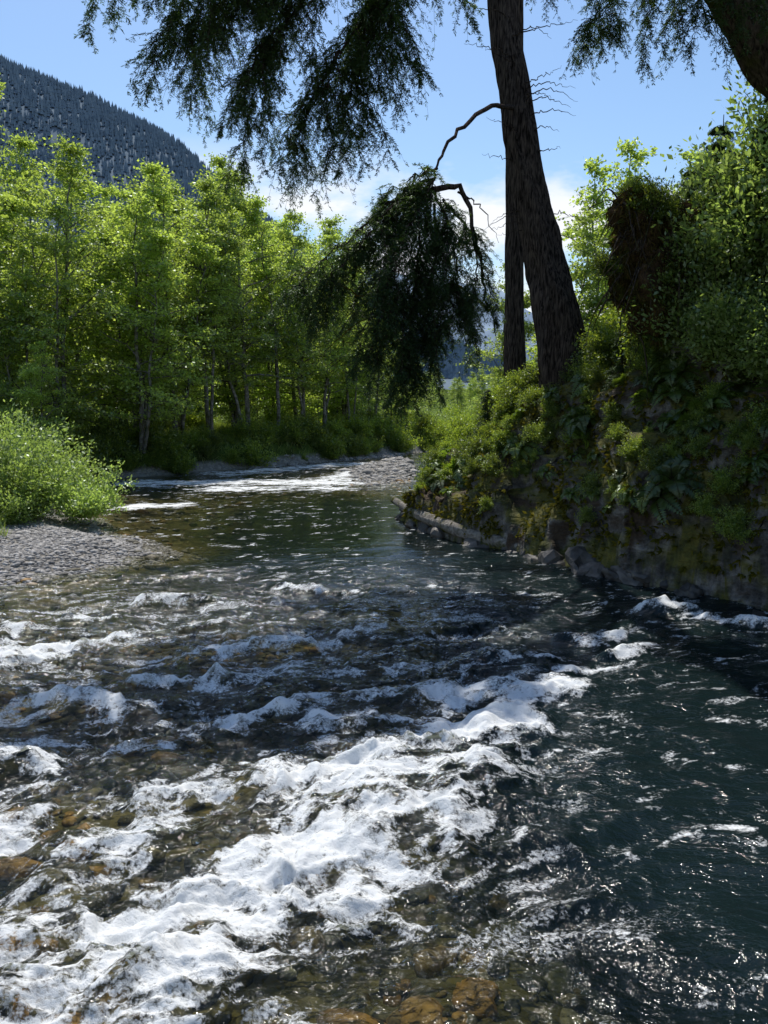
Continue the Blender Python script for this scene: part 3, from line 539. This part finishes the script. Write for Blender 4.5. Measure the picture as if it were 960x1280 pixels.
for i in range(22):
    z=rng.uniform(6.4,11.5);x=np.interp(z,[5.97,11.7],[3.55,2.6]);s=rng.choice([-1,1]);L=rng.uniform(.4,1.3)
    bough(g,[(x,17.9,z),(x+s*L*.5,17.6,z+.05),(x+s*L,17.4,z+rng.uniform(-.3,.2))],.016,500+i,bare=True)
g.obj('douglas_fir_tree',[M_bark,M_needle,M_mbr])
g=Geo();trunk(g,[(3.8,22.5,1.5),(3.68,22.5,6),(3.55,22.5,12),(3.5,22.4,19),(3.5,22.4,28)],[.34,.25,.22,.18,.06],seed=4)
for i in range(10):
    z=rng.uniform(15.5,24);az=rng.uniform(0,6.28);L=3;dx,dy=math.cos(az),math.sin(az);bough(g,[(3.5,22.4,z),(3.5+dx*L*.5,22.4+dy*L*.5,z-.1),(3.5+dx*L,22.4+dy*L,z-1)],.04,560+i,tl=.9,sp=.12,K=10)
g.obj('douglas_fir_tree',[M_bark,M_needle])
g=Geo();trunk(g,[(8.6,12.4,5.0),(7.5,12.5,6.4),(6.45,12.7,7.8),(5.35,13,9.5),(4.7,13.2,11.4),(4.4,13.3,14),(4.3,13.3,22)],[.8,.55,.47,.43,.4,.3,.08],seed=9)
bl=[
 [(4.8,13.2,11.4),(4.3,12.6,11.1),(3.9,12.2,10.3),(3.6,12,9.5)],
 [(4.8,13.2,11.0),(4.6,12.4,10.7),(4.3,12,10.0),(4.1,11.8,9.3)],
 [(5.1,13,9.9),(4.5,13.4,9.9),(3.8,13.6,9.5),(3.3,13.8,9.0)],
 [(4.6,13.3,12),(3.7,13.9,12),(3.0,14.4,11.2),(2.9,14.6,10.4)],
 [(4.7,13.2,11.6),(5.5,14,11.2),(6.2,14.5,10.4),(6.8,14.8,9.6)],
 [(5.3,13,9.5),(4.9,12.4,9.4),(4.6,12,8.9),(4.4,11.8,8.4)],
 [(4.7,13.3,11.6),(4.2,14.2,11.4),(3.9,15,10.6),(3.9,15.5,9.6)],
]
for i,p in enumerate(bl): bigbough(g,p,.03,600+i,nsub=9,sl=1.0,start=.15,droop=.65,tl=.45,sp=.09)
g.obj('leaning_hemlock_tree',[M_dbark,M_needle])
HM=[conifer(701,4.5,1.3,K=10,mN=6),conifer(702,7,1.7,whorl=.45,K=10,mN=6)]
for (x,y,k,s) in [(6.3,12.9,0,.7),(5.9,14.3,0,.65),(7.4,13.8,0,.85),(8.6,15.6,1,.7),(6.6,17.5,0,.7),(11,19,1,1.1),(2.5,18.9,0,.25),(4.5,14.9,0,.3),(6.6,11.9,0,.55),(9.5,14,1,.8),(5.4,16.4,0,.4)]:
    inst(HM[k],'hemlock_tree',(x,y,bz(x,y)-.15),(0,0,r.uniform(0,6)),s)
# sunlit maples on top of the bluff
for (x,y,s) in [(5.6,12.8,1.1),(6.0,13.4,1.3),(6.7,12.7,1.5),(5.3,14.2,.9),(7.4,13.4,1.6),(6.2,12.0,1.0)]:
    inst(WI[0],'vine_maple_shrub',(x,y,bz(x,y)-.2),(0,0,r.uniform(0,6)),s*.75)
# root wad: overhanging mass of soil, roots and moss
g=Geo();V,F=ico(5);allv=[]
for j,(cx_,cy_,cz_,rx,rz_) in enumerate([(4.3,13.75,6.15,.36,.45),(4.5,13.75,5.7,.42,.6),(4.75,13.6,4.9,.5,.8),(4.3,13.9,5.3,.36,.7),(5.0,13.7,5.6,.4,.6)]):
    w=1+1.7*(f3(V[:,0]*1.7+5*j,V[:,1]*1.7,V[:,2]*1.7,5,88+j)-.5);Vv=V*w[:,None]*np.array([rx,rx,rz_])+np.array([cx_,cy_,cz_]);g.add(Vv,F,0,True);allv.append(Vv)
allv=np.concatenate(allv)
for i in range(160):
    b0=allv[rng.integers(0,len(allv))];d=np.array([rng.normal(-.3,.5),rng.normal(-.5,.4),rng.normal(-.3,.5)])
    L=rng.uniform(.3,.9);tubes(g,catmull([b0,b0+d*L*.4+[0,0,.1],b0+d*L*.7-[0,0,.15*L],b0+d*L-[rng.normal(0,.1),0,.6*L]],12),np.linspace(rng.uniform(.008,.03),.003,12),1,5)
M_soil=barkmat('root_soil',(.025,.017,.011),(.11,.07,.04),.3,6,6,.15)
k=rng.integers(0,len(allv),22000);leaves(g,allv[k],rng.normal(0,.5,(22000,3))-np.array([0,.2,.8]),rng.normal(0,1,(22000,3)),rng.uniform(.04,.2,22000),.022,2)
M_rm=leafmat('root_moss',[(.055,.04,.018),(.11,.078,.027),(.15,.12,.035)],(1.6,1.5,1),.3,0)
g.obj('root_wad',[M_soil,M_dbark,M_rm])
rw=empty('root_wad_shrubs')
for i in range(40):
    p=allv[rng.integers(0,len(allv))]
    inst((US+FE)[r.integers(0,6)],'root_wad_shrub',(p[0],p[1],p[2]),(r.normal(.4,.3),r.normal(0,.3),0),r.uniform(.2,.45),rw)
g=Geo();trunk(g,[(.25,20.2,.42),(.75,18.3,.34),(1.5,16.6,.26),(2.2,15.8,.16),(2.95,15.0,.05)],[.08,.12,.14,.15,.1],40,16,3,rough=.4);g.obj('driftwood_log',[M_log])
g=Geo();k=rng.integers(0,len(seg),520);s=seg[k];s=s[(s[:,1]>9)&(s[:,1]<22)]
stones(g,s[:,0]+rng.normal(.15,.15,len(s)),s[:,1]+rng.normal(0,.15,len(s)),rng.uniform(-.2,.05,len(s)),rng.uniform(.1,.4,len(s)),3,.7,0,1.5,False)
M_wet=stonemat('wet_rock',[(0,(.03,.027,.023)),(1,(.10,.09,.078))],.6,6);g.obj('bank_rocks',[M_wet])
# ---------------------------------------------------------------- mountains
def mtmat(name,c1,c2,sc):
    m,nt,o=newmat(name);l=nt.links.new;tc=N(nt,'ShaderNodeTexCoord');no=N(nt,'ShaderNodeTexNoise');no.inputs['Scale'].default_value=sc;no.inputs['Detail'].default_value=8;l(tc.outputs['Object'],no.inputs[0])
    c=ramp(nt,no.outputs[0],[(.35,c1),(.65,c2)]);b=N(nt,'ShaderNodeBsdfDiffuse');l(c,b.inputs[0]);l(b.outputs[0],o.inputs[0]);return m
def ridge_m(x): return np.interp(x,[-3000,-1500,-829,-640,-447,-230,35,300,900],[1250,1010,740,660,545,385,170,60,10])
def mtz(x,y):
    t=sm(500,1850,y);back=1-sm(1850,3200,y)
    return ridge_m(x)*np.minimum(t,back)+60*(f2(x*.004,y*.004,5,99)-.5)*sm(600,1000,y)-5
xs=np.linspace(-3000,900,300);ys=np.linspace(480,3300,220);X,Y=np.meshgrid(xs,ys)
g=Geo();grid(g,X,Y,mtz(X,Y));g.obj('mountain',[mtmat('mountain_ground_hazed',(.12,.155,.19),(.16,.20,.235),.02)])  # pale blue of distance haze is painted into the slope colours
g=Geo();n=30000;x=rng.uniform(-1500,300,n);y=rng.uniform(850,2050,n);z=mtz(x,y);hh=rng.uniform(9,24,n)
rr_=hh*.19;sid=6;a=np.arange(sid)*2*math.pi/sid
for lo,hi,w in ((.05,.62,1.),(.4,1.,.6)):
    ring=np.stack([x[:,None]+np.cos(a)*rr_[:,None]*w,y[:,None]+np.sin(a)*rr_[:,None]*w,(z+hh*lo)[:,None]+0*a],-1)
    V=np.concatenate([ring,np.stack([x,y,z+hh*hi],-1)[:,None]],1);F=np.stack([np.arange(sid),(np.arange(sid)+1)%sid,np.full(sid,sid)],-1)
    g.add(V,(F[None]+np.arange(n)[:,None,None]*(sid+1)).reshape(-1,3),0,False)
g.obj('distant_forest',[mtmat('distant_conifers_hazed',(.12,.165,.21),(.18,.235,.285),.05)])  # tree colours lightened and blued to paint in the distance haze
xs=np.linspace(-3500,4500,260);ys=np.linspace(3400,5600,90);X,Y=np.meshgrid(xs,ys)
rz=np.interp(X,[-3500,-500,100,400,650,900,1600,4500],[800,700,740,700,640,500,640,1100])
Z=rz*np.sin(np.clip((Y-3400)/2200,0,1)*math.pi)**.8+260*(f2(X*.0022,Y*.0022,6,55)-.5)-40
g=Geo();grid(g,X,Y,Z);g.obj('far_mountain',[mtmat('far_rock_hazed',(.2,.26,.33),(.32,.39,.47),.004)])  # grey-blue aerial haze put into the rock's base colours
# ---------------------------------------------------------------- light, sky, camera
EL,AZ=math.radians(62),math.radians(-9)
w=bpy.data.worlds.new('World');bpy.context.scene.world=w;w.use_nodes=True;nt=w.node_tree;nt.nodes.clear();l=nt.links.new
sk=nt.nodes.new('ShaderNodeTexSky');sk.sky_type='NISHITA';sk.sun_disc=False;sk.sun_elevation=EL;sk.sun_rotation=AZ;sk.altitude=100;sk.air_density=1.15;sk.dust_density=.8;sk.ozone_density=2.0
hs=nt.nodes.new('ShaderNodeHueSaturation');hs.inputs['Saturation'].default_value=1.15;l(sk.outputs[0],hs.inputs['Color'])
tc=nt.nodes.new('ShaderNodeTexCoord');mp=nt.nodes.new('ShaderNodeMapping');mp.inputs['Scale'].default_value=(3,3,7);mp.inputs['Location'].default_value=(.3,0,.2);l(tc.outputs['Generated'],mp.inputs[0])
no=nt.nodes.new('ShaderNodeTexNoise');no.inputs['Scale'].default_value=1.3;no.inputs['Detail'].default_value=6;no.inputs['Roughness'].default_value=.55;l(mp.outputs[0],no.inputs[0])
cr=ramp(nt,no.outputs[0],[(.44,(0,0,0)),(.53,(1,1,1))])
sx=nt.nodes.new('ShaderNodeSeparateXYZ');l(tc.outputs['Generated'],sx.inputs[0]);band=ramp(nt,sx.outputs[2],[(0,(1,1,1)),(.23,(1,1,1)),(.3,(0,0,0))])
mm=nt.nodes.new('ShaderNodeMath');mm.operation='MULTIPLY';l(cr,mm.inputs[0]);l(band,mm.inputs[1])
mx=nt.nodes.new('ShaderNodeMix');mx.data_type='RGBA';l(mm.outputs[0],mx.inputs[0]);l(hs.outputs[0],mx.inputs[6]);mx.inputs[7].default_value=(6.6,6.8,7.1,1)
bg=nt.nodes.new('ShaderNodeBackground');bg.inputs[1].default_value=.15;l(mx.outputs[2],bg.inputs[0]);ow_=nt.nodes.new('ShaderNodeOutputWorld');l(bg.outputs[0],ow_.inputs[0])
S=Vector((math.cos(EL)*math.sin(AZ),math.cos(EL)*math.cos(AZ),math.sin(EL)))
sl=bpy.data.lights.new('sun','SUN');sl.energy=5;sl.angle=math.radians(.5);sl.color=(1,.95,.87);so=bpy.data.objects.new('sun',sl);C.objects.link(so);so.rotation_euler=S.to_track_quat('Z','Y').to_euler();so.location=(0,20,40)
cam=bpy.data.cameras.new('camera');co=bpy.data.objects.new('camera',cam);C.objects.link(co);cam.sensor_fit='VERTICAL';cam.sensor_height=24;cam.lens=18.13;cam.clip_start=.1;cam.clip_end=12000
co.location=(0,0,3);co.rotation_euler=(math.radians(90-8.2),0,0);bpy.context.scene.camera=co
vs=bpy.context.scene.view_settings;vs.view_transform='Standard';vs.look='None';vs.exposure=0
